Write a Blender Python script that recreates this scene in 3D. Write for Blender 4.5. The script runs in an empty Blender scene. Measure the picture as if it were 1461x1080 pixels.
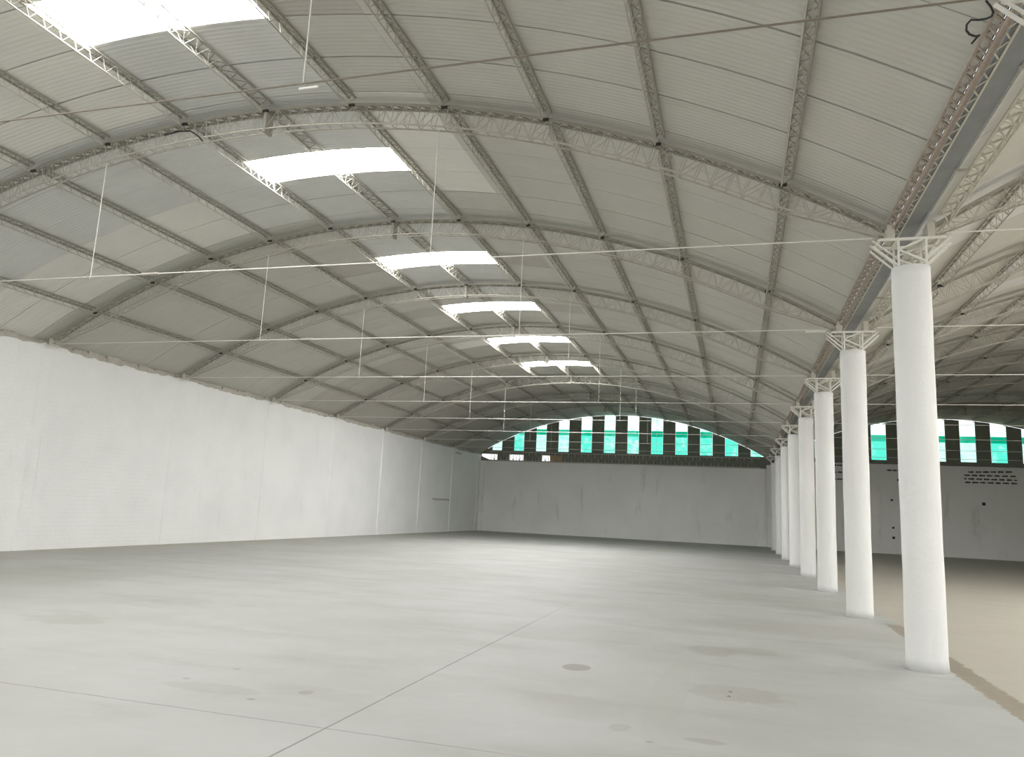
import bpy, math, random
from mathutils import Matrix, Vector
rnd = random.Random(11)
C = bpy.context.scene.collection
PI = math.pi

# ------------------------------------------------------------------ layout
BAY = 5.29                    # distance between columns / arches
Y0 = 10.785                   # first column in full view
YF = 53.65                    # far wall
CXL = -7.93                   # centre line of the left vault
XC = 2.241                    # column line
CXR = 2 * XC - CXL            # centre line of the right vault
CZ = -10.60                   # centre of the roof circle
R_ROOF, R_TOP, R_LOW = 19.15, 19.03, 18.67
XW = -18.02                   # left wall face
ZCOL = 5.08
PITCH = 1.02                  # roofing sheet cover width
YS0 = 7.46
def yk(k): return Y0 + k * BAY
def zr(x, cx, R): return CZ + math.sqrt(R * R - (x - cx) ** 2)
NTH = ['nearest', 'second', 'third', 'fourth', 'fifth', 'sixth', 'seventh', 'eighth', 'ninth', 'tenth', 'eleventh']

# ------------------------------------------------------------------ camera
f_px, HC = 1087.74, 1.70
yaw, pitch, roll = 0.2887, 0.1684, 0.0477
cy, sy, cp, sp, cr, sr = math.cos(yaw), math.sin(yaw), math.cos(pitch), math.sin(pitch), math.cos(roll), math.sin(roll)
fwd = Vector((-sy * cp, cy * cp, sp)); rgt = Vector((cy, sy, 0)); upv = rgt.cross(fwd)
r2 = cr * rgt + sr * upv; u2 = -sr * rgt + cr * upv
cam = bpy.data.cameras.new('camera'); co = bpy.data.objects.new('camera', cam); C.objects.link(co)
cam.sensor_fit = 'HORIZONTAL'; cam.sensor_width = 36; cam.lens = f_px / 1461 * 36
cam.clip_start = .05; cam.clip_end = 400
co.matrix_world = Matrix(((r2.x, u2.x, -fwd.x, 0), (r2.y, u2.y, -fwd.y, 0), (r2.z, u2.z, -fwd.z, HC), (0, 0, 0, 1)))
bpy.context.scene.camera = co
def seen(pts, m=60):
    for P in pts:
        d = Vector(P) - Vector((0, 0, HC)); w = d.dot(fwd)
        if w < .3: continue
        u, v = 730.5 + f_px * d.dot(r2) / w, 540 - f_px * d.dot(u2) / w
        if -m < u < 1461 + m and -m < v < 1080 + m: return True
    return False

# ------------------------------------------------------------------ materials
class N:
    def __init__(s, name):
        s.m = bpy.data.materials.new(name); s.m.use_nodes = True
        s.t = s.m.node_tree; s.t.nodes.clear()
        s.out = s.t.nodes.new('ShaderNodeOutputMaterial')
    def n(s, kind, **kw):
        q = s.t.nodes.new('ShaderNode' + kind)
        for k, v in kw.items():
            if k in q.inputs: s.set(q.inputs[k], v)
            else: setattr(q, k, v)
        return q
    def set(s, sock, v):
        if hasattr(v, 'is_output') and v.is_output: s.t.links.new(v, sock)
        else: sock.default_value = v
    def math(s, op, a, b=0.0, c=None):
        q = s.t.nodes.new('ShaderNodeMath'); q.operation = op
        s.set(q.inputs[0], a); s.set(q.inputs[1], b)
        if c is not None: s.set(q.inputs[2], c)
        return q.outputs[0]
    def mix(s, fac, a, b):
        q = s.t.nodes.new('ShaderNodeMix'); q.data_type = 'RGBA'
        s.set(q.inputs[0], fac); s.set(q.inputs[6], a); s.set(q.inputs[7], b)
        return q.outputs[2]
    def coord(s): return s.n('TexCoord').outputs['Object']
    def noise(s, vec, scale, detail=4, rough=.6):
        return s.n('TexNoise', Vector=vec, Scale=scale, Detail=detail, Roughness=rough).outputs['Fac']
    def ramp(s, fac, a, b):
        q = s.n('MapRange', Value=fac); q.inputs['From Min'].default_value = a; q.inputs['From Max'].default_value = b
        q.interpolation_type = 'SMOOTHSTEP'
        return q.outputs[0]
    def scale(s, vec, v, loc=(0, 0, 0)):
        q = s.n('Mapping', Vector=vec); q.inputs['Scale'].default_value = v; q.inputs['Location'].default_value = loc
        return q.outputs[0]
    def bsdf(s, col, rough=.8, metal=0., bump=None, bd=.01, bs=1.0, spec=.3):
        b = s.n('BsdfPrincipled'); s.set(b.inputs['Base Color'], col); s.set(b.inputs['Roughness'], rough)
        b.inputs['Metallic'].default_value = metal; b.inputs['Specular IOR Level'].default_value = spec
        if bump is not None:
            q = s.n('Bump', Height=bump, Distance=bd, Strength=bs); s.t.links.new(q.outputs[0], b.inputs['Normal'])
        s.t.links.new(b.outputs[0], s.out.inputs[0]); return s.m

def rgb(r, g, b): return (r, g, b, 1)
def plain(name, c, var=.12, scale=6., rough=.7, metal=0., bd=.002):
    s = N(name); v = s.coord(); k = s.noise(v, scale)
    a = rgb(*[x * (1 - var) for x in c]); b = rgb(*[min(1, x * (1 + var)) for x in c])
    return s.bsdf(s.mix(k, a, b), rough, metal, s.noise(v, scale * 8), bd)

def m_whitewall(name, c, dirt, brick=.5):
    s = N(name); v = s.coord()
    k = s.ramp(s.noise(v, .45, 5), .3, .75)
    col = s.mix(k, rgb(*c), rgb(*[x * .93 for x in c]))
    st = s.ramp(s.noise(s.scale(v, (1.2, 1.2, .25)), 1.3, 6, .7), .56, .78)
    col = s.mix(s.math('MULTIPLY', st, dirt), col, rgb(c[0] * .72, c[1] * .72, c[2] * .68))
    sc = s.ramp(s.noise(v, 9, 3), .70, .80)
    col = s.mix(s.math('MULTIPLY', sc, dirt * .6), col, rgb(.45, .44, .42))
    # painted brick courses underneath
    w = s.n('SeparateXYZ', Vector=v)
    cv = s.n('CombineXYZ'); s.set(cv.inputs[0], s.math('ADD', w.outputs[0], w.outputs[1])); s.set(cv.inputs[1], w.outputs[2])
    br = s.n('TexBrick', Vector=cv.outputs[0], Scale=1.0); br.inputs['Brick Width'].default_value = .26
    br.inputs['Row Height'].default_value = .12; br.inputs['Mortar Size'].default_value = .012; br.inputs['Mortar Smooth'].default_value = .6
    hgt = s.math('ADD', s.math('MULTIPLY', br.outputs['Fac'], -brick), s.noise(v, 14, 4))
    return s.bsdf(col, .85, 0, hgt, .006)

def m_floor():
    s = N('concrete_floor'); v = s.coord(); w = s.n('SeparateXYZ', Vector=v); X, Y = w.outputs[0], w.outputs[1]
    base = s.mix(s.ramp(s.noise(v, .35, 6, .62), .3, .72), rgb(.385, .385, .37), rgb(.335, .333, .308))
    base = s.mix(s.math('MULTIPLY', s.ramp(s.noise(s.scale(v, (.5, 1.6, 1)), .8, 5), .48, .72), .5), base, rgb(.295, .287, .252))
    base = s.mix(s.math('MULTIPLY', s.ramp(s.noise(v, 2.2, 6, .7), .55, .75), .35), base, rgb(.425, .42, .41))
    # beige screed of the right bay; floor shade painted beige along the left wall
    nx = s.math('ADD', X, s.math('MULTIPLY', s.math('SUBTRACT', s.noise(v, 1.4, 3), .5), .25))
    base = s.mix(s.math('MULTIPLY', s.ramp(nx, 2.7, 2.82), .75), base, rgb(.40, .36, .295))
    base = s.mix(s.math('MULTIPLY', s.ramp(s.math('ADD', X, s.math('MULTIPLY', s.noise(v, .5, 3), 2.5)), -14.2, -16.6), .65), base, rgb(.345, .325, .27))
    nz = s.math('SUBTRACT', s.noise(v, 5, 6, .7), .5); nz2 = s.math('SUBTRACT', s.noise(s.scale(v, (1, 1, 1), (7, 3, 0)), 5, 6, .7), .5)
    def stain_shade(base, cx, cy_, rx, ry, amt, col, soft=.35, wob=.4):
        dx = s.math('ADD', s.math('DIVIDE', s.math('SUBTRACT', X, cx), rx), s.math('MULTIPLY', nz, wob * 4))
        dy = s.math('ADD', s.math('DIVIDE', s.math('SUBTRACT', Y, cy_), ry), s.math('MULTIPLY', nz2, wob * 4))
        r = s.math('ADD', s.math('MULTIPLY', dx, dx), s.math('MULTIPLY', dy, dy))
        return s.mix(s.math('MULTIPLY', s.ramp(r, 1 + soft, 1 - soft), amt), base, col)
    dk, dk2 = rgb(.225, .215, .175), rgb(.275, .265, .22)
    for a in [(-1.69, 8.73, .155, .19, .75, dk, .12, .04), (-3.67, 6.39, .07, .07, .55, dk, .3, .2), (.0, 8.27, .44, .36, .42, dk2, .25, .3),
              (.28, 8.10, .30, .25, .25, dk2, .25, .3), (-.28, 10.7, .30, .38, .40, dk2, .3, .3), (.22, 10.95, .32, .30, .35, dk2, .3, .3),
              (-8.4, 8.37, .55, .38, .40, dk2, .4, .4), (-8.42, 10.6, .45, .5, .28, dk2, .4, .4), (-4.45, 6.15, .45, .16, .35, dk2, .4, .4),
              (-.22, 6.45, .16, .07, .4, dk, .4, .4), (-.63, 6.25, .03, .03, .7, dk, .4, .2), (-.05, 8.33, .02, .035, .8, rgb(.1, .1, .09), .3, .2), (-.06, 8.12, .02, .035, .8, rgb(.1, .1, .09), .3, .2),
              (-3.95, 5.98, .04, .03, .7, dk, .4, .2), (-4.9, 6.35, .04, .03, .6, dk, .4, .2), (-4.75, 6.9, .04, .04, .5, dk, .4, .2),
              (-12.9, 12.2, 1.6, 1.6, .3, dk2, .6, .4), (-1.4, 7.0, .5, .4, .16, dk2, .6, .4), (-.62, 8.05, .17, 1.85, .30, rgb(.345, .335, .295), .2, .1),
              (-.9, 6.55, .09, .12, .4, dk2, .4, .3), (1.0, 13.6, 1.6, .9, .35, dk2, .5, .3), (1.0, 18.2, 1.8, .9, .3, dk2, .5, .3)]:  # last two paint the column shadows into the floor colour
        base = stain_shade(base, *a)
    # paler patch beside every column foot
    ky = s.math('SUBTRACT', s.math('FLOORED_MODULO', s.math('SUBTRACT', Y, Y0 - BAY / 2), BAY), BAY / 2)
    d1 = s.math('ADD', s.math('POWER', s.math('DIVIDE', s.math('SUBTRACT', X, 1.75), .95), 2), s.math('POWER', s.math('DIVIDE', s.math('ADD', ky, s.math('MULTIPLY', nz, .8)), .36), 2))
    base = s.mix(s.math('MULTIPLY', s.ramp(d1, 1.9, .2), .45), base, rgb(.49, .49, .475))
    # broken strip of bare soil along the column line
    e = s.math('ADD', X, s.math('MULTIPLY', nz, .26))
    tr = s.math('MULTIPLY', s.ramp(e, 2.50, 2.53), s.ramp(e, 2.80, 2.77))
    gate = s.math('ADD', s.ramp(Y, 13.0, 12.0), s.math('MULTIPLY', s.ramp(Y, 13.4, 13.6), s.ramp(Y, 15.5, 15.0)))
    tr = s.math('MULTIPLY', tr, s.math('MINIMUM', gate, 1.0))
    base = s.mix(s.math('MULTIPLY', tr, .95), base, s.mix(s.noise(v, 9, 5), rgb(.205, .175, .135), rgb(.30, .26, .205)))
    # saw-cut joints and the crooked day joint
    j1 = s.math('ABSOLUTE', s.math('ADD', X, s.math('ADD', s.math('MULTIPLY', nz, .02), 2.97)))
    m1 = s.math('MULTIPLY', s.ramp(j1, .012, .006), s.ramp(Y, 17, 9))
    j2 = s.math('ABSOLUTE', s.math('SUBTRACT', Y, s.math('ADD', 5.5, s.math('MULTIPLY', nz2, .05))))
    m2 = s.math('MULTIPLY', s.math('MULTIPLY', s.ramp(j2, .016, .006), s.ramp(X, -.8, -2.2)), .6)
    jm = s.math('MAXIMUM', m1, m2)
    base = s.mix(s.math('MULTIPLY', jm, .85), base, rgb(.16, .155, .13))
    h = s.noise(v, 5, 6)
    return s.bsdf(base, s.math('ADD', .52, s.math('MULTIPLY', s.noise(v, 1.2, 4), .25)), 0, h, .004, .5, .35)

def m_sheet(name, c):
    s = N(name); v = s.coord()
    k = s.noise(v, 1.1, 5)
    col = s.mix(k, rgb(*[x * .90 for x in c]), rgb(*[x * 1.08 for x in c]))
    st = s.ramp(s.noise(s.scale(v, (.35, 2.5, .35)), 1.6, 5, .7), .55, .8)
    col = s.mix(s.math('MULTIPLY', st, .35), col, rgb(c[0] * .72, c[1] * .69, c[2] * .62))
    y = s.n('SeparateXYZ', Vector=v).outputs[1]
    wv = s.math('SINE', s.math('MULTIPLY', y, 2 * PI / .0927))
    return s.bsdf(col, .8, 0, wv, .005, .6, .2)

def m_emit(name, c, st):
    s = N(name); e = s.n('Emission'); e.inputs[0].default_value = rgb(*c); e.inputs[1].default_value = st
    s.t.links.new(e.outputs[0], s.out.inputs[0]); return s.m
def m_lit(name, ca, cb, st):
    s = N(name); v = s.coord()
    rn = s.n('ObjectInfo').outputs['Random']
    cv = s.n('VectorMath', operation='ADD'); s.set(cv.inputs[0], v); cb_ = s.n('CombineXYZ'); s.set(cb_.inputs[0], s.math('MULTIPLY', rn, 50)); s.set(cv.inputs[1], cb_.outputs[0])
    a = s.ramp(s.math('ADD', s.noise(s.scale(cv.outputs[0], (1.1, 1, 1.3)), 1.8, 4, .7), s.math('MULTIPLY', s.math('SUBTRACT', rn, .5), .5)), .33, .66)
    ln = s.ramp(s.math('SINE', s.math('MULTIPLY', s.n('SeparateXYZ', Vector=v).outputs[2], 2 * PI / .19)), .8, 1.0)
    c = s.mix(a, rgb(*ca), rgb(*cb)); c = s.mix(s.math('MULTIPLY', ln, .22), c, rgb(ca[0] * .5, ca[1] * .7, ca[2] * .65))
    e = s.n('Emission'); s.set(e.inputs[0], c); e.inputs[1].default_value = st
    s.t.links.new(e.outputs[0], s.out.inputs[0]); return s.m

M = dict(
    wall=m_whitewall('white_limewash', (.86, .86, .845), .3),
    wallfar=m_whitewall('grey_limewash', (.84, .84, .81), .8),
    col=m_whitewall('column_limewash', (.75, .75, .735), .35, 0.0),
    floor=m_floor(),
    mortar=plain('bare_mortar', (.52, .49, .43), .3, 5, .95, 0, .02),
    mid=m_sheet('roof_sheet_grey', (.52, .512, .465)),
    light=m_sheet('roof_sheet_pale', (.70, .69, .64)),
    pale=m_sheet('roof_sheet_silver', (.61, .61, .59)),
    dark=m_sheet('roof_sheet_dark', (.45, .43, .39)),
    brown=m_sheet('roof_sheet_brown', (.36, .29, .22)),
    skin=plain('roof_felt', (.10, .095, .085), .2, 3, .95),
    steel=plain('dusty_steel', (.44, .42, .365), .2, 9, .7),
    steeldark=plain('shaded_steel', (.31, .295, .25), .25, 9, .75),  # darker copy of the steel, shade under the roof put into its colour
    steelpale=plain('pale_painted_steel', (.56, .545, .47), .15, 9, .6),
    rust=plain('rusty_steel', (.36, .31, .265), .35, 12, .8),
    galv=plain('galvanised_sheet', (.25, .265, .27), .25, 4, .5, .2),
    tie=plain('white_rod', (.74, .73, .68), .1, 9, .5), tied=plain('rusty_rod', (.21, .185, .15), .3, 9, .7),
    head=plain('whitened_steel', (.70, .69, .63), .15, 20, .6),
    black=plain('black_rubber', (.03, .03, .028), .2, 9, .6),
    
    gable=plain('gable_boarding', (.21, .225, .185), .25, 2.5, .9),
    gup=m_lit('green_pane_bleached', (.45, 1.0, .80), (.93, 1.0, .965), 1.6),
    gband=m_lit('green_pane_double', (0.0, .40, .22), (.04, .56, .36), 1.1),
    glow=m_lit('green_pane_turquoise', (.10, .82, .63), (.66, .99, .92), 1.22),
    timber=plain('old_timber', (.55, .34, .17), .35, 4, .8),
    ink=plain('faded_black_paint', (.055, .055, .045), .3, 12, .8),
    earth=plain('outdoor_concrete', (.45, .44, .41), .15, .5, .9),
    sidew=plain('side_wall_paint', (.70, .69, .65), .1, 1, .9),
)

# ------------------------------------------------------------------ mesh helpers
class MB:
    def __init__(s): s.v = []; s.f = []; s.mi = []; s.sm = False
    def poly(s, pts, mi=0):
        b = len(s.v); s.v += [tuple(p) for p in pts]; s.f.append(tuple(range(b, b + len(pts)))); s.mi.append(mi)
    def box(s, a, b, mi=0):
        (x0, y0, z0), (x1, y1, z1) = a, b; k = len(s.v)
        s.v += [(x0, y0, z0), (x1, y0, z0), (x1, y1, z0), (x0, y1, z0), (x0, y0, z1), (x1, y0, z1), (x1, y1, z1), (x0, y1, z1)]
        for q in ((3, 2, 1, 0), (4, 5, 6, 7), (0, 1, 5, 4), (1, 2, 6, 5), (2, 3, 7, 6), (3, 0, 4, 7)):
            s.f.append(tuple(k + i for i in q)); s.mi.append(mi)
    def bar(s, p, q, w, h=None, mi=0, n=4):
        p, q = Vector(p), Vector(q); d = (q - p).normalized(); h = h or w
        a = d.cross(Vector((0, 0, 1)))
        if a.length < 1e-3: a = Vector((1, 0, 0))
        a.normalize(); b = d.cross(a); k = len(s.v)
        for c in (p, q):
            for i in range(n):
                t = 2 * PI * (i + .5) / n; r = .5 / math.cos(PI / n)
                s.v.append(tuple(c + a * (w * r * math.cos(t)) + b * (h * r * math.sin(t))))
        for i in range(n):
            j = (i + 1) % n; s.f.append((k + i, k + j, k + n + j, k + n + i)); s.mi.append(mi)
        s.f.append(tuple(k + i for i in reversed(range(n)))); s.mi.append(mi)
        s.f.append(tuple(k + n + i for i in range(n))); s.mi.append(mi)
    def path(s, pts, w, n=6):
        pts = [Vector(p) for p in pts]; k = len(s.v); m = len(pts)
        a0 = None
        for i, p in enumerate(pts):
            d = (pts[min(i + 1, m - 1)] - pts[max(i - 1, 0)]).normalized()
            a = d.cross(Vector((0, 0, 1)) if a0 is None and abs(d.z) < .95 else Vector((1, 0, 0))) if a0 is None else (a0 - d * a0.dot(d))
            a.normalize(); a0 = a; b = d.cross(a)
            for j in range(n):
                t = 2 * PI * j / n; s.v.append(tuple(p + (a * math.cos(t) + b * math.sin(t)) * w / 2))
        for i in range(m - 1):
            for j in range(n):
                l = (j + 1) % n; s.f.append((k + i * n + j, k + i * n + l, k + (i + 1) * n + l, k + (i + 1) * n + j)); s.mi.append(0)
        s.f.append(tuple(k + j for j in reversed(range(n)))); s.mi.append(0)
        s.f.append(tuple(k + (m - 1) * n + j for j in range(n))); s.mi.append(0)
    def prism(s, pts, y0, y1, mi=0):     # outline in XZ extruded along Y
        n = len(pts); k = len(s.v)
        s.v += [(x, y0, z) for x, z in pts] + [(x, y1, z) for x, z in pts]
        s.f.append(tuple(range(k, k + n))); s.f.append(tuple(k + n + i for i in reversed(range(n)))); s.mi += [mi, mi]
        for i in range(n):
            j = (i + 1) % n; s.f.append((k + j, k + i, k + n + i, k + n + j)); s.mi.append(mi)
    def build(s, name, mats, parent=None, smooth=False):
        me = bpy.data.meshes.new(name); me.from_pydata(s.v, [], s.f)
        for m in (mats if isinstance(mats, (list, tuple)) else [mats]): me.materials.append(m)
        me.polygons.foreach_set('material_index', s.mi)
        if smooth: me.polygons.foreach_set('use_smooth', [True] * len(s.f))
        me.update()
        o = bpy.data.objects.new(name, me); C.objects.link(o); o.parent = parent
        return o

def tag(o, label=None, cat=None, group=None, kind=None):
    if label: o['label'] = label
    if cat: o['category'] = cat
    if group: o['group'] = group
    if kind: o['kind'] = kind
    return o
def empty(name, loc, label, cat, group=None, kind='thing', rot=(0, 0, 0)):
    o = bpy.data.objects.new(name, None); o.empty_display_size = .2; C.objects.link(o); o.location = loc; o.rotation_euler = rot
    return tag(o, label, cat, group, kind)
KIDS = {}
def kids(o):
    return [c for c in C.objects if c.parent == o]
def copy_tree(root, loc, label, group=None, rot=None, skip=()):
    if root.name not in KIDS: KIDS[root.name] = [(c, kids(c)) for c in kids(root)]
    r = root.copy(); C.objects.link(r); r.location = loc; r['label'] = label
    if rot is not None: r.rotation_euler = rot
    if group: r['group'] = group
    for c, sub in KIDS[root.name]:
        if any(c.name.startswith(q) for q in skip): continue
        d = c.copy(); C.objects.link(d); d.parent = r
        for g in sub:
            e = g.copy(); C.objects.link(e); e.parent = d
    return r
def struct(o, label=None, cat=None): return tag(o, label, cat, None, 'structure')

# ------------------------------------------------------------------ ground and floor
mb = MB(); mb.box((XW - .3, -5.4, -.2), (22.9, YF + .3, 0)); struct(mb.build('floor', M['floor']), 'pale stained concrete floor of the hall', 'floor')
mb = MB(); mb.box((-120, -110, -.35), (140, 150, -.21)); struct(mb.build('ground', M['earth']), 'concrete yard around the hall', 'ground')

# ------------------------------------------------------------------ vaulted roofs
COLS_L = [-18.14, -14.9, -11.45, -9.74, -6.44, -4.88, -1.1, 2.06]     # sheet ends across the left vault
COLS_R = [2.46, 5.55, 9.2, 12.4, 15.6, 19.2, 22.62]
SKY = {0, 5, 11, 16, 21, 26, -5, -10}
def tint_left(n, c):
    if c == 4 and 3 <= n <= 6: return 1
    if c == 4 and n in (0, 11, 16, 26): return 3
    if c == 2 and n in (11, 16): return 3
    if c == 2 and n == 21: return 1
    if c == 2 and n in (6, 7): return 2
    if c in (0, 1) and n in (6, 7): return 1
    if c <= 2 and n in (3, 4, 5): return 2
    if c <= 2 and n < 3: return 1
    if c <= 2 and n > 20: return 3  # all left sheets darker towards the far end
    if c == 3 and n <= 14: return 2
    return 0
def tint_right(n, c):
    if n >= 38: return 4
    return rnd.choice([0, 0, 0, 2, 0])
def arc(cx, x0, x1, R, m):
    a0, a1 = math.asin((x0 - cx) / R_ROOF), math.asin((x1 - cx) / R_ROOF)
    return [(cx + R * math.sin(a0 + (a1 - a0) * i / m), CZ + R * math.cos(a0 + (a1 - a0) * i / m)) for i in range(m + 1)]
def vault(name, label, cx, cols, tint, holes, ends):
    mb = MB()
    for n in range(-13, 46):
        y0 = YS0 + PITCH * n; y1 = y0 + PITCH
        y0, y1 = max(y0, ends[0]), min(y1, ends[1]); gn = rnd.choice([.012, .016, .02, .026, .032])
        if y1 - y0 < .05: continue
        for c in range(len(cols) - 1):
            if (n, c) in holes: continue
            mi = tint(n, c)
            g = gn * rnd.uniform(.75, 1.0) * (.75 + .6 * c / (len(cols) - 2))
            if n > 18: g *= .7
            m = max(4, int((cols[c + 1] - cols[c]) / .4))
            P = arc(cx, cols[c], cols[c + 1] - .004, R_ROOF, m); Q = arc(cx, cols[c], cols[c + 1] - .004, R_ROOF + .03, m)
            ya, yb = y0 + g, y1
            k = len(mb.v)
            for i in range(m + 1):
                mb.v += [(P[i][0], ya, P[i][1]), (P[i][0], yb, P[i][1]), (Q[i][0], yb, Q[i][1]), (Q[i][0], ya, Q[i][1])]
            for i in range(m):
                a = k + 4 * i; b = a + 4
                mb.f += [(a, b, b + 1, a + 1), (a + 1, b + 1, b + 2, a + 2), (a + 2, b + 2, b + 3, a + 3), (a + 3, b + 3, b, a)]; mb.mi += [mi] * 4
            mb.f += [(k, k + 1, k + 2, k + 3), (k + 4 * m + 3, k + 4 * m + 2, k + 4 * m + 1, k + 4 * m)]; mb.mi += [mi] * 2
    # weather layer above the laps
    P = arc(cx, cols[0], cols[-1], R_ROOF + .06, 60); Q = arc(cx, cols[0], cols[-1], R_ROOF + .09, 60)
    for i in range(60):
        (xa, za), (xb, zb), (xc, zc), (xd, zd) = P[i], P[i + 1], Q[i + 1], Q[i]
        k = len(mb.v)
        for y in ends: mb.v += [(xa, y, za), (xb, y, zb), (xc, y, zc), (xd, y, zd)]
        for q in ((0, 1, 5, 4), (2, 3, 7, 6), (3, 2, 1, 0), (4, 5, 6, 7), (1, 2, 6, 5), (3, 0, 4, 7)): mb.f.append(tuple(k + i for i in q)); mb.mi.append(5)
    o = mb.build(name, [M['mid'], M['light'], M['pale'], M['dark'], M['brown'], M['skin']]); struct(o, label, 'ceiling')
    return o
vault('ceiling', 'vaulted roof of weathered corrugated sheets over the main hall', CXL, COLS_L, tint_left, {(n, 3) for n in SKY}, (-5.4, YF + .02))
SKYR = {-8, -3, 3, 8, 13}  # skylights added out of view for light in the right hall
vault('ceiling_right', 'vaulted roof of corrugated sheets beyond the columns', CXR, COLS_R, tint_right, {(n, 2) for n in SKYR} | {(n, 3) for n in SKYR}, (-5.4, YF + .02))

def skylight(n, cx, x0, x1, label, group, glow):
    mat = m_emit('skylight_glow', (1, 1, .985), glow)
    y0 = YS0 + PITCH * n
    root = empty('skylight', (cx, y0 + PITCH / 2, zr(cx, cx, R_ROOF)), label, 'skylight', group)
    for a, b in ((x0, cx - .01), (cx + .01, x1)):
        mb = MB(); m = 8; P = arc(cx, a, b, R_ROOF, m); Q = arc(cx, a, b, R_ROOF + .012, m)
        lx, ly, lz = root.location
        for i in range(m):
            k = len(mb.v)
            for yy in (y0 + .015 - ly, y0 + PITCH - .005 - ly):
                mb.v += [(P[i][0] - lx, yy, P[i][1] - lz), (P[i + 1][0] - lx, yy, P[i + 1][1] - lz), (Q[i + 1][0] - lx, yy, Q[i + 1][1] - lz), (Q[i][0] - lx, yy, Q[i][1] - lz)]
            for q in ((0, 1, 5, 4), (2, 3, 7, 6), (3, 2, 1, 0), (4, 5, 6, 7), (1, 2, 6, 5), (3, 0, 4, 7)): mb.f.append(tuple(k + i for i in q)); mb.mi.append(0)
        mb.build('translucent_pane', mat, root)
SKL = {0: 'largest glowing white skylight, cut by the top edge of the photo', 5: 'second nearest glowing white skylight, between the nearest and second roof arches',
       11: 'third nearest glowing skylight, between the second and third roof arches', 16: 'fourth nearest glowing skylight in the row down the ridge',
       21: 'second farthest glowing skylight of the row down the ridge', 26: 'farthest and smallest glowing skylight of the row down the ridge'}
for n in sorted(SKY):
    skylight(n, CXL, COLS_L[3] + .01, COLS_L[4] - .01, SKL.get(n, 'skylight in the roof behind the camera'), 'skylights along the ridge', {0: 33, 5: 34, 11: 36, 16: 40, 21: 50, 26: 92}.get(n, 42))
for n in sorted(SKYR):
    skylight(n, CXR, COLS_R[2] + .01, COLS_R[4] - .01, 'added unseen skylight that lights the right-hand hall', 'added skylights of the right hall', 42)

# ------------------------------------------------------------------ walls
# left wall with pilasters and a ragged top
mb = MB(); xs = []
y = -5.3; top = []
while y < YF + .2:
    kk = (y - Y0) / BAY; fr = abs(kk - round(kk))
    top.append((y, 5.44 + .09 * (1 - min(1, fr * 5)) + rnd.uniform(-.035, .035))); y += .17
top.append((YF + .25, 5.42))
for (ya, za), (yb, zb) in zip(top, top[1:]):
    k = len(mb.v)
    mb.v += [(XW, ya, 0), (XW, yb, 0), (XW, yb, zb), (XW, ya, za), (XW - .1, yb, zb), (XW - .1, ya, za)]
    mb.f += [(k, k + 1, k + 2, k + 3), (k + 3, k + 2, k + 4, k + 5)]; mb.mi += [0, 0]
mb.box((XW - .3, -5.3, 0), (XW - .1, YF + .25, 5.66), 1)
for k in range(-3, 9):
    p0 = yk(k) - .17; p1 = yk(k) + .17
    zt_ = 5.40 + rnd.uniform(-.03, .03); q0 = len(mb.v)
    for z in (0, zt_): mb.v += [(XW - .02, p0 - .05, z), (XW + .035, p0 + .03, z), (XW + .035, p1 - .03, z), (XW - .02, p1 + .05, z)]
    for q in ((0, 1, 5, 4), (1, 2, 6, 5), (2, 3, 7, 6), (4, 5, 6, 7)): mb.f.append(tuple(q0 + i for i in q)); mb.mi.append(0)
struct(mb.build('wall_left', [M['wall'], M['mortar']]), 'long white painted brick wall with shallow pilasters', 'wall')
mb = MB(); y = -5.3
while y < YF:
    L = rnd.uniform(.25, .6); d = rnd.uniform(.015, .05); z1 = 5.56 + rnd.uniform(-.05, .08)
    mb.box((XW - .12, y, 5.28), (XW - d, min(y + L, YF), z1)); y += L
struct(mb.build('trim_1', M['mortar']), 'ragged strip of bare mortar along the top of the left wall', 'trim')

# far wall
mb = MB(); mb.box((XW - .1, YF, 0), (XC, YF + .25, 5.06)); mb.box((XW + .0, YF - .08, 0), (XW + .34, YF + .02, 5.06)); mb.box((XW, YF - .30, 5.03), (XC - .3, YF + .02, 5.066))
struct(mb.build('wall_back', M['wallfar']), 'grey-white far wall under the left green windows', 'wall')
mb = MB(); mb.box((XC, YF, 0), (22.9, YF + .25, 5.63)); struct(mb.build('wall_back_right', M['wallfar']), 'grey far wall beyond the columns with rows of dark lettering', 'wall')
# right wall with wide openings onto the yard
mb = MB()
for k in range(-3, 9):
    mb.box((22.6, yk(k) - .25, 0), (22.85, yk(k) + .25, 5.6))
    if k >= 5: mb.box((22.6, yk(k) + .25, 0), (22.85, min(yk(k) + BAY - .25, YF), 5.6))
mb.box((22.6, -5.3, 4.6), (22.85, yk(5), 5.6))
struct(mb.build('wall_right', M['sidew']), 'right side wall of the neighbouring hall with open bays', 'wall')

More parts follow.
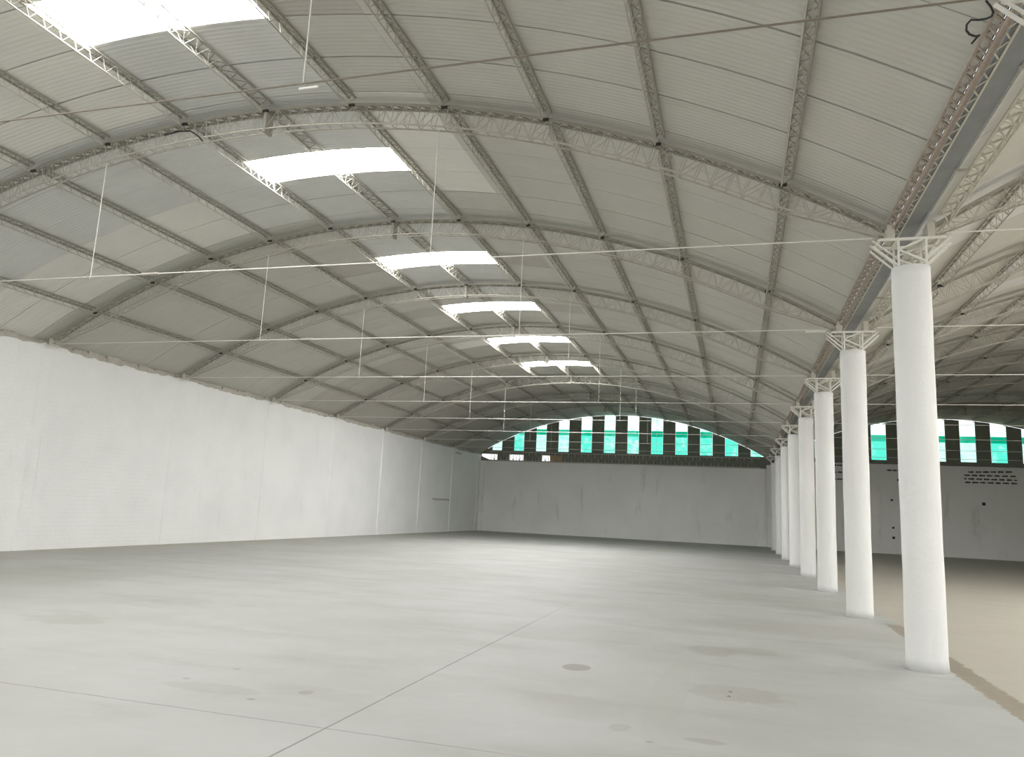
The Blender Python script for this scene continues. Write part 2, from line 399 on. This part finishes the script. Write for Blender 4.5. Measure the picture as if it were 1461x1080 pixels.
# gables with their green windows
WZ0, WZA, WZB = 5.86, 7.06, 7.47
def gable(idx, cx, xa, xb, wins, z_low, nm, label, wlab):
    R = R_ROOF - .012
    zt = lambda x: CZ + math.sqrt(R * R - (x - cx) ** 2)
    mb = MB(); Ya, Yb = YF + .0, YF + .06
    def strip(a, b, z0):
        if b - a < .02: return
        m = max(2, int((b - a) / .3)); pts = [(a, z0), (b, z0)] + [(b + (a - b) * i / m, max(z0 + .004, zt(b + (a - b) * i / m) - rnd.uniform(.0, .034))) for i in range(m + 1)]
        mb.prism(pts, Ya, Yb)
    e = xa
    for a, b in wins:
        strip(e, a, WZ0); e = b
    strip(e, xb, WZ0)
    if idx == 1:                                        # boards under the windows, three gaps to daylight
        z0, z1 = 5.06, WZ0
        gaps = [(-17.98, -16.75), (-15.85, -14.78), (-13.42, -12.80)]
        mb.box((xa, Ya, 5.57), (xb, Yb, z1)); mb.box((xa, Ya, z0), (xb, Yb, 5.10))
        e = xa
        for a, b in gaps: mb.box((e, Ya, 5.10), (a, Yb, 5.57)); e = b
        mb.box((e, Ya, 5.10), (xb, Yb, 5.57))
        mb.box((2.05, Ya, 5.06), (2.5, Yb, 5.82))
        mb.prism([(-17.98, 5.10), (-17.2, 5.10), (-17.98, 5.40)], Ya, Yb)
    else:
        mb.box((xa, Ya, z_low), (xb, Yb, WZ0))
    struct(mb.build(nm, M['gable']), label, 'wall')
    for i, (a, b) in enumerate(wins):
        w = empty('window_%d' % (idx + i), ((a + b) / 2, YF + .03, WZ0), wlab(i), 'window', None, 'structure')
        ox, oy, oz = w.location
        def pane(name, z0, z1, mat):
            ztop = lambda x: min(z1, zt(x))
            if max(ztop(a), ztop(b), ztop((a + b) / 2)) <= z0 + .03: return
            q = MB(); m = 5; A, B = a + .012, b - .012
            xs_ = [A + (B - A) * t / m for t in range(m + 1)]
            xs_ = [x for x in xs_ if ztop(x) > z0 + .005]
            if len(xs_) < 2: return
            pts = [(xs_[0] - ox, z0 - oz), (xs_[-1] - ox, z0 - oz)] + [(x - ox, ztop(x) - oz) for x in reversed(xs_)]
            q.prism(pts, -.015, .0); q.build(name, M[mat], w)
        pane('lower_pane', WZ0, WZA, 'glow'); pane('overlap_band', WZA, WZB, 'gband'); pane('upper_pane', WZB, 9.9, 'gup')
winL = []
for i in range(12):
    c = -16.81 + 1.658 * i; w = .73 + .011 * i
    winL.append((c - w / 2, c + w / 2))
winR = [(8.43 + 1.70 * i - .0, 8.43 + 1.70 * i + .88) for i in range(-3, 8)]
ORD = ['first', 'second', 'third', 'fourth', 'fifth', 'sixth', 'seventh', 'eighth', 'ninth', 'tenth', 'eleventh', 'twelfth']
gable(1, CXL, XW - .1, 2.05, winL, 5.06, 'wall_gable', 'dark boarded gable around the left row of green windows',
      lambda i: 'green translucent gable window, %s from the left in the main hall' % ORD[i])
gable(13, CXR, 2.42, 22.6, winR, 5.60, 'wall_gable_right', 'dark boarded gable around the green windows beyond the columns',
      lambda i: 'green translucent gable window of the right-hand hall, %s from its left' % ORD[i])
mb = MB(); mb.box((-12.79, YF - .03, 5.065), (-11.95, YF, 5.56)); tag(mb.build('timber_board', M['timber']), 'short brown timber board beside the third bright gap above far wall', 'board', None, 'thing')

# lattice girder over the far wall
root = empty('lattice_girder', (CXL, YF - .22, 5.06), 'dark lattice girder lying along the top of the left far wall', 'girder')
xa, xb = XW + .75 - CXL, 1.6 - CXL
for z, nm in ((.05, 'lower_chord'), (.68, 'upper_chord')):
    mb = MB(); mb.box((xa, -.07, z - .035), (xb, .07, z + .035)); mb.build(nm, M['steel'], root)
mb = MB(); x = xa + .1; i = 0
while x < xb - .3:
    mb.bar((x, 0, .05), (x, 0, .68), .03); mb.bar((x, 0, .05 if i % 2 else .68), (x + .24, 0, .68 if i % 2 else .05), .026); x += .24; i += 1
mb.build('lacing', M['steel'], root)

# ------------------------------------------------------------------ columns with steel heads
def column(loc, label):
    root = empty('column', loc, label, 'column', 'round white columns between the halls')
    mb = MB(); n = 40; r0 = .2328; zs = [i * ZCOL / 34 for i in range(35)]
    for z in zs:
        for j in range(n):
            t = 2 * PI * j / n; r = r0 * (1 + .010 * math.sin(z * 3.1 + 2 * math.sin(t)) + .006 * math.sin(z * 7.7 + 3 * t)) + (.012 if z < .05 else 0)
            mb.v.append((r * math.cos(t), r * math.sin(t), z))
    for i in range(34):
        for j in range(n):
            l = (j + 1) % n; mb.f.append((i * n + j, i * n + l, (i + 1) * n + l, (i + 1) * n + j)); mb.mi.append(0)
    mb.f.append(tuple(34 * n + j for j in range(n))); mb.mi.append(0); mb.f.append(tuple(reversed(range(n)))); mb.mi.append(0)
    mb.build('shaft', M['col'], root, True)
    zf = 5.44; h = MB()
    hx, hy = .39, .17
    for s in (-1, 1):
        h.bar((-hx, s * hy, zf), (hx, s * hy, zf), .034); h.bar((s * hx, -hy, zf), (s * hx, hy, zf), .034)
    h.bar((-.17, -hy, zf), (-.17, hy, zf), .04); h.bar((.17, -hy, zf), (.17, hy, zf), .04)
    h.build('head_frame', M['head'], root)
    for sx in (-1, 1):
        for s in (-1, 1):
            q = MB(); q.bar((sx * .165, s * .13, ZCOL - .06), (sx * .165, s * hy, zf), .026); q.build('post', M['head'], root)
            q = MB(); q.bar((sx * .18, s * .12, ZCOL + .03), (sx * .47, s * .10, zf - .06), .022); q.bar((sx * .18, s * .12, ZCOL + .12), (sx * .47, s * .10, zf + .02), .018); q.build('strut', M['head'], root)
    for s in (-1, 1):
        q = MB(); q.bar((-.165, s * .16, ZCOL + .22), (.165, s * .15, ZCOL + .05), .024); q.bar((-.165, s * .16, ZCOL + .22), (.12, s * .17, zf - .02), .024); q.build('brace', M['head'], root)
    return root
CL = {-1: 'round white column outside the right edge, only its steel head in view', 0: 'nearest and largest round white column, whole foot in view', 1: 'second nearest round white column, left of the largest column',
      2: 'third nearest round white column, narrow dark slit on its left', 3: 'fourth nearest round white column in the row', 4: 'fifth nearest round white column in the row',
      5: 'sixth nearest round white column, mostly behind the fifth', 6: 'seventh nearest round white column, a thin strip showing', 7: 'eighth and farthest free-standing round white column, a thin strip showing'}
c0 = column((XC, yk(0), 0), CL[0])
for k in [-1] + list(range(1, 8)): copy_tree(c0, (XC, yk(k), 0), CL[k])
mb = MB(); mb.box((XC - .25, YF - .45, 0), (XC + .25, YF + .02, 5.3)); struct(mb.build('wall_pier', M['col']), 'white pier at the end of the column row against the far wall', 'pier')

# ------------------------------------------------------------------ arch trusses
def bez(R, a): return (R * math.sin(a), CZ + R * math.cos(a))
W2 = .085
def arch_mesh(cx, loc, label, group):
    root = empty('arch_truss', loc, label, 'roof arch', group)
    A = math.asin(9.93 / R_TOP); m = 64; zl = loc[2]
    def low(a):                                  # lower chord closes towards the springings
        t = abs(a) / A; return R_LOW + (R_TOP - .12 - R_LOW) * max(0, (t - .86) / .14)
    for nm, fn, w in (('upper_chord', lambda a: R_TOP - .018, .036), ('lower_chord', low, .022)):
        for s in (-1, 1):
            mb = MB()
            for i in range(m):
                a, b = -A + 2 * A * i / m, -A + 2 * A * (i + 1) / m
                (xa, za), (xb, zb) = bez(fn(a), a), bez(fn(b), b)
                mb.bar((xa, s * W2, za - zl), (xb, s * W2, zb - zl), w)
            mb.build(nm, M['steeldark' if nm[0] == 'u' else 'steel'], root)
    mb = MB(); tl = MB(); np_ = 84
    for i in range(np_):
        a, b = -A + 2 * A * i / np_, -A + 2 * A * (i + 1) / np_
        P = lambda R, t, y: (R * math.sin(t), y, CZ + R * math.cos(t) - zl)
        for s in (-1, 1):
            mb.bar(P(R_TOP - .02, a, s * W2), P(low(a), a, s * W2), .008)
            if i % 2: mb.bar(P(R_TOP - .02, a, s * W2), P(low(b), b, s * W2), .008)
            else: mb.bar(P(low(a), a, s * W2), P(R_TOP - .02, b, s * W2), .008)
        c = (a + b) / 2
        tl.bar(P(R_TOP - .02, a, -W2), P(R_TOP - .02, c, W2), .026); tl.bar(P(R_TOP - .02, c, W2), P(R_TOP - .02, b, -W2), .026)
        tl.bar(P(R_TOP - .02, c, -W2), P(R_TOP - .02, c, W2), .022)
        mb.bar(P(low(a), a, -W2), P(low(a), a, W2), .012)
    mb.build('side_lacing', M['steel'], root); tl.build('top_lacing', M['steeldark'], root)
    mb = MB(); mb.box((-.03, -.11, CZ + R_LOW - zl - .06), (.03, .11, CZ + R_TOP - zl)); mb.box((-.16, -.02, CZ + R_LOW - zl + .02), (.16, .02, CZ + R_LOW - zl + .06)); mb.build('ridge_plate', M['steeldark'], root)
    for s in (-1, 1):
        x, z = bez(R_TOP, s * A); mb = MB(); mb.box((x - .045, -.13, z - zl - .165), (x + .045, .13, z - zl + .03)); mb.build('bearing_plate', M['steelpale'], root)
    # dark cleats where the purlins meet the arch
    for i in range(1, 12):
        a = purlin_angle(i); x, z = bez(R_TOP - .05, a); mb = MB(); mb.box((x - .055, -W2 - .03, z - zl - .01), (x + .055, -W2 - .005, z - zl + .035)); mb.build('purlin_cleat', M['black'], root)
    return root
def purlin_angle(i):                             # eleven purlins, the sixth on the ridge
    return (i - 6) * 1.692 / R_TOP * (1 + .0022 * (i - 6) ** 2)
a0 = arch_mesh(CXL, (CXL, yk(0), 5.6), 'nearest curved lattice arch of the main hall, in front of the second skylight', 'roof arches of the main hall')
AL = ['', 'second nearest curved lattice arch, between second and third skylights', 'third nearest curved lattice arch, between third and fourth skylights', 'fourth nearest curved lattice arch, between fourth and fifth skylights',
      'fifth nearest curved lattice arch, between the last two skylights', 'sixth nearest curved lattice arch, just beyond the farthest skylight', 'second farthest curved lattice arch in the dim end of main hall', 'farthest curved lattice arch of the main hall, close to the green windows']
for k in range(1, 8): copy_tree(a0, (CXL, yk(k), 5.6), AL[k])
for k in range(0, 8):
    if seen([(x, yk(k), zr(x, CXR, R_TOP)) for x in (2.6, 4, 6, 8, 10, 12, 14, 16)], 5):
        copy_tree(a0, (CXR, yk(k), 5.6), '%s curved lattice arch seen to the right of the column row' % NTH[k], 'roof arches of the right hall')

# ------------------------------------------------------------------ purlins
def purlin_mesh(name, half, depth, label, cat, group, mat='steel', lace=.009):
    root = empty(name, (0, 0, 0), label, cat, group)
    L = BAY / 2 - .12; zt = -.015
    for s in (-1, 1):
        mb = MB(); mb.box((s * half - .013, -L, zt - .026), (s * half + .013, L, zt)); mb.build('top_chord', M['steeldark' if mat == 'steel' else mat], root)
    mb = MB(); mb.box((-.008, -L + .1, -depth - .016), (.008, L - .1, -depth)); mb.build('bottom_chord', M['steel' if mat == 'steel' else mat], root)
    mb = MB(); sl = MB(); n = 18
    for i in range(n):
        a, b = -L + 2 * L * i / n, -L + 2 * L * (i + 1) / n; c = (a + b) / 2
        mb.bar((-half, a, zt - .013), (half, c, zt - .013), lace * 1.3); mb.bar((half, c, zt - .013), (-half, b, zt - .013), lace * 1.3)
        yb_ = min(max(c, -L + .1), L - .1)
        sl.bar((-half, c, zt - .013), (0, yb_, -depth - .01), lace)
        sl.bar((half, a, zt - .013), (0, yb_, -depth - .01), lace * .8); sl.bar((0, yb_, -depth - .01), (half, b, zt - .013), lace * .8)
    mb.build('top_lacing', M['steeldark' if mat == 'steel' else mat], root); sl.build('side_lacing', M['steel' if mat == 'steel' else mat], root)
    return root
SIDE = lambda i: ('on the ridge' if i == 6 else '%s %s of the ridge' % (['first', 'second', 'third', 'fourth', 'fifth'][abs(i - 6) - 1], 'left' if i < 6 else 'right'))
def bayname(b): return 'before the nearest arch' if b == 0 else ('beyond the farthest arch' if b == 8 else 'between the %s and %s arches' % (NTH[b - 1], NTH[b]))
proto = {}
for b in range(0, 9):
    yc = yk(b) - BAY / 2
    for i in range(1, 12):
        a = purlin_angle(i); R = R_ROOF - .012
        x, z = CXL + R * math.sin(a), CZ + R * math.cos(a)
        if not seen([(x, yc + t, z) for t in (-2.5, -1, 0, 1, 2.5)], 40): continue
        lab = 'lattice purlin %s, %s' % (SIDE(i), bayname(b)); g = 'purlins of the main hall'; key = i == 6
        if key not in proto:
            proto[key] = purlin_mesh('purlin', .125 if key else .062, .21, lab, 'roof beam', g); o = proto[key]; o.location = (x, yc, z); o.rotation_euler = (0, a, 0)
        else: o = copy_tree(proto[key], (x, yc, z), lab, None, (0, a, 0))
for b in range(0, 9):
    yc = yk(b) - BAY / 2
    for i in range(1, 12):
        a = purlin_angle(i); x, z = CXR + R * math.sin(a), CZ + R * math.cos(a)
        if not seen([(x, yc + t, z) for t in (-2.5, -1, 0, 1, 2.5)], 0): continue
        copy_tree(proto[False], (x, yc, z), 'lattice purlin right of the columns, %s from gutter, %s' % (ORD[i - 1], bayname(b)), 'purlins of the right hall', (0, a, 0))
# eave purlins along both sides of the gutter
ep = None
for b in range(0, 9):
    yc = yk(b) - BAY / 2
    for nm, x, z, cxn in (('rusty', 2.01, 5.71, 0), ('pale', 2.66, 5.80, 1)):
        lab = '%s lattice purlin just %s of the gutter, %s' % (nm, 'left' if cxn == 0 else 'right', bayname(b))
        if ep is None: ep = {}
        if nm not in ep:
            ep[nm] = purlin_mesh('eave_purlin', .06 if cxn == 0 else .075, .13 if cxn == 0 else .2, lab, 'roof beam', 'eave purlins by the gutter', 'rust' if cxn == 0 else 'steelpale', .016); ep[nm].location = (x, yc, z)
        else: copy_tree(ep[nm], (x, yc, z), lab)

# ------------------------------------------------------------------ valley gutter
root = empty('gutter', (2.27, 5.0, 5.74), 'long grey metal valley gutter running above the column row', 'gutter')
ya, yb = -9.0, YF - 5.05
mb = MB(); mb.box((-.10, ya, .0), (.14, yb, .012)); mb.box((-.11, ya, .0), (-.098, yb, .07)); mb.box((.138, ya, .0), (.15, yb, .05)); mb.build('trough', M['galv'], root)
mb = MB(); mb.box((-.165, ya, -.02), (-.135, yb, .02)); mb.box((-.165, ya, -.02), (-.158, yb, .06)); mb.build('edge_angle', M['rust'], root)
mb = MB(); y = ya
while y < yb - .3:
    mb.bar((-.15, y, -.005), (-.06, y + .15, -.005), .016); mb.bar((-.06, y + .15, -.005), (-.15, y + .3, -.005), .016); y += .3
mb.bar((-.06, ya, -.008), (-.06, yb, -.008), .02)
mb.build('lacing', M['steelpale'], root)
for k in range(0, 7):
    for d in (1.6, 3.7):
        q = MB(); q.bar((.13, yk(k) - 5.0 - d, -.022), (.29, yk(k) - 5.0 - d, -.022), .03); q.build('gutter_bracket', M['steel'], root)

# ------------------------------------------------------------------ tie rods and hangers
def tie(loc, label, group, xl, xr, mat='tie'):
    root = empty('tie_rod', loc, label, 'tie rod', group)
    mb = MB(); mb.bar((xl, 0, 0), (xr, 0, 0), .017, None, 0, 6); mb.build('rod', M[mat], root)
    mb = MB(); mb.bar((-2.3, 0, -.0), (-1.95, 0, 0), .045, None, 0, 6); mb.build('turnbuckle', M['steel'], root)
    return root
t0 = tie((CXL, yk(0) + .0, 5.53), 'thin white tie rod under the nearest arch of main hall', 'tie rods of the main hall', -9.85, 9.72)
TL = {-1: 'nearest tie rod, rusty brown, sloping across the top of the photo', 1: 'thin tie rod under the second nearest arch of main hall', 2: 'thin tie rod under the third nearest arch of main hall', 3: 'thin tie rod under the fourth nearest arch of main hall',
      4: 'thin tie rod under the fifth nearest arch of main hall', 5: 'thin tie rod under the sixth nearest arch of main hall', 6: 'thin tie rod under the second farthest arch of main hall', 7: 'farthest thin tie rod, crossing the upper part of the green windows'}
tie((CXL, yk(-1) + .15, 5.47), TL[-1], 'tie rods of the main hall', -9.85, 9.72, 'tied')
for k in range(1, 8):
    o = copy_tree(t0, (CXL, yk(k), 5.53 + .008 * k), TL[k])
    if k == 1:
        mb = MB(); mb.bar((9.30, 0, -.02), (9.68, 0, -.02), .07, None, 0, 8); mb.build('end_sleeve', M['head'], o)
for k in range(0, 8):
    if seen([(x, yk(k), 5.55) for x in (3, 5, 7, 9, 11, 13, 15, 17)], 0):
        copy_tree(t0, (CXR, yk(k), 5.56), '%s thin tie rod crossing to the right of the columns' % NTH[k], 'tie rods of the right hall', (0, 0, PI))
hp = None
def hanger(x, k, label):
    global hp
    y = yk(k) + (.15 if k < 0 else 0); zb = 5.47 if k < 0 else 5.53 + .008 * k; zt = zr(x, CXL, R_LOW) + .02
    root = empty('hanger_rod', (x, y, zb), label, 'hanger rod', 'hanger rods of the tie rods')
    mb = MB(); mb.bar((0, 0, .0), (0, 0, zt - zb), .012, None, 0, 6); mb.build('rod', M['tie'], root)
    mb = MB(); mb.path([(.02 * math.cos(t), 0, -.02 + .03 * math.sin(t)) for t in [i * 2 * PI / 10 for i in range(10)]], .012); mb.build('hook', M['steel'], root)
for k in range(-1, 8):
    for x, sd in ((-11.38, 'left'), (-4.66 if k >= 0 else -3.82, 'right')):
        if seen([(x, yk(k), 5.6), (x, yk(k), 7)], 10):
            hanger(x, k, 'thin hanger rod %s of the ridge, holding up the %s tie rod' % (sd, NTH[k + 1]))
mb = MB(); mb.bar((-3.86, yk(-1) + .15, 5.42), (-3.66, yk(-1) + .15, 5.42), .018); tag(mb.build('hanging_rod', M['tie']), 'short bright white rod hanging just below the nearest tie rod', 'rod', None, 'thing')
mb = MB(); mb.path([(-10.0, 10.64, 8.12), (-9.7, 10.64, 8.16), (-9.46, 10.645, 8.15), (-9.38, 10.65, 8.11), (-9.25, 10.66, 8.02), (-9.18, 10.67, 7.94)], .028); tag(mb.build('bent_pipe', M['black']), 'short bent black pipe fixed to the nearest arch', 'pipe', None, 'thing')
mb = MB()
pts = []
for i in range(15):
    t = i / 14; pts.append((1.86 + .07 * math.sin(t * 9), 6.05 + .50 * t, 5.72 - .07 * abs(math.sin(t * 7))))
mb.path(pts, .018); tag(mb.build('loose_cable', M['black']), 'loose dark cable looping beside the gutter in the top right corner', 'cable', None, 'thing')

# ------------------------------------------------------------------ small things on the walls
def letters(name, rows, label):
    root = empty(name, (rows[0][2][0][0], YF, rows[0][0]), label, 'lettering')
    ox, oy, oz = root.location
    for zl, zr_, words_ in rows:
        x_lo, x_hi = min(w[0] for w in words_), max(w[1] for w in words_)
        for a, b in words_:
            mb = MB(); x = a
            while x < b - .02:
                w = rnd.uniform(.045, .075); h = rnd.uniform(.075, .125); zc = zl + (zr_ - zl) * (x - x_lo) / max(.1, x_hi - x_lo) - oz
                mb.box((x - ox, -.006, zc - h / 2), (min(x + w, b) - ox, -.001, zc + h / 2))
                mb.box((x - ox, -.006, zc - .02), (min(x + w + .05, b) - ox, -.001, zc + .022))
                x += w + rnd.uniform(.012, .035)
            mb.build('word', M['ink'], root)
S = lambda x: 13.69 + (x - 235) / 1085 * 2.865
letters('wall_sign_lettering', [
    (5.25, 5.33, [(S(320), S(430)), (S(475), S(590)), (S(625), S(745)), (S(780), S(895)), (S(935), S(1050)), (S(1095), S(1225))]),
    (5.05, 5.06, [(S(235), S(345)), (S(385), S(500)), (S(545), S(665)), (S(705), S(815)), (S(855), S(970)), (S(1015), S(1130)), (S(1180), S(1290))]),
    (4.83, 4.83, [(S(230), S(275)), (S(315), S(435)), (S(480), S(595)), (S(635), S(755)), (S(790), S(905)), (S(950), S(1060)), (S(1110), S(1215)), (S(1255), S(1320))]),
    (4.61, 4.63, [(S(240), S(360)), (S(395), S(515)), (S(555), S(660)), (S(705), S(830)), (S(870), S(980)), (S(1020), S(1145)), (S(1195), S(1305))])],
    'four rows of small dark lettering high on the far right wall')
letters('wall_sign_lettering', [(5.22, 5.22, [(9.30, 9.58), (9.64, 9.88), (9.93, 10.2)])], 'short row of dark lettering seen left of the largest column')
letters('wall_sign_lettering', [(5.45, 5.45, [(6.05, 6.3), (6.36, 6.66)]), (5.0, 5.0, [(6.1, 6.3), (6.4, 6.66)]), (4.55, 4.55, [(6.05, 6.28), (6.36, 6.66)])], 'dark lettering seen in the slit left of the second column')
def fitting(x, z, s, label):
    root = empty('wall_mounted_box', (x, YF, z), label, 'wall fitting', 'dark fittings on the far right wall')
    mb = MB(); mb.box((-s, -.05, -s), (s, 0, s)); mb.build('box', M['ink'], root)
    mb = MB(); mb.box((-s * .6, -.065, -s * .6), (s * .6, -.05, s * .6)); mb.build('cover', M['black'], root)
fitting(14.66, 3.32, .085, 'small dark wall fitting below the four rows of lettering')
fitting(9.95, 4.62, .07, 'small dark wall fitting at the left edge of the largest column, below lettering')
fitting(9.52, 3.34, .06, 'faint wall fitting halfway up, left of the largest column')
fitting(9.55, 1.62, .06, 'upper of two low dark wall fittings left of the largest column')
fitting(9.55, 1.0, .075, 'lower of two low dark wall fittings left of the largest column')
mb = MB(); mb.box((XW, 44.6, 2.02), (XW + .05, 47.45, 2.10)); tag(mb.build('wall_rail', M['steel']), 'dark horizontal rail on the left wall near the far corner', 'rail', None, 'thing')
mb = MB(); mb.box((XW, 48.2, 5.17), (XW + .06, 49.2, 5.24)); tag(mb.build('wall_bracket', M['steel']), 'small dark bracket high on the left wall near the far corner', 'bracket', None, 'thing')

# ------------------------------------------------------------------ daylight
sc = bpy.context.scene
w = bpy.data.worlds.new('overcast_sky'); sc.world = w; w.use_nodes = True
bg = w.node_tree.nodes['Background']; bg.inputs[0].default_value = (.97, .99, 1.0, 1); bg.inputs[1].default_value = 1.5
sc.view_settings.view_transform = 'Standard'; sc.view_settings.look = 'None'; sc.view_settings.exposure = 0.0; sc.view_settings.gamma = 1.0; sc.view_settings.use_curve_mapping = False
sc.cycles.max_bounces = 10; sc.cycles.diffuse_bounces = 8; sc.cycles.use_denoising = True
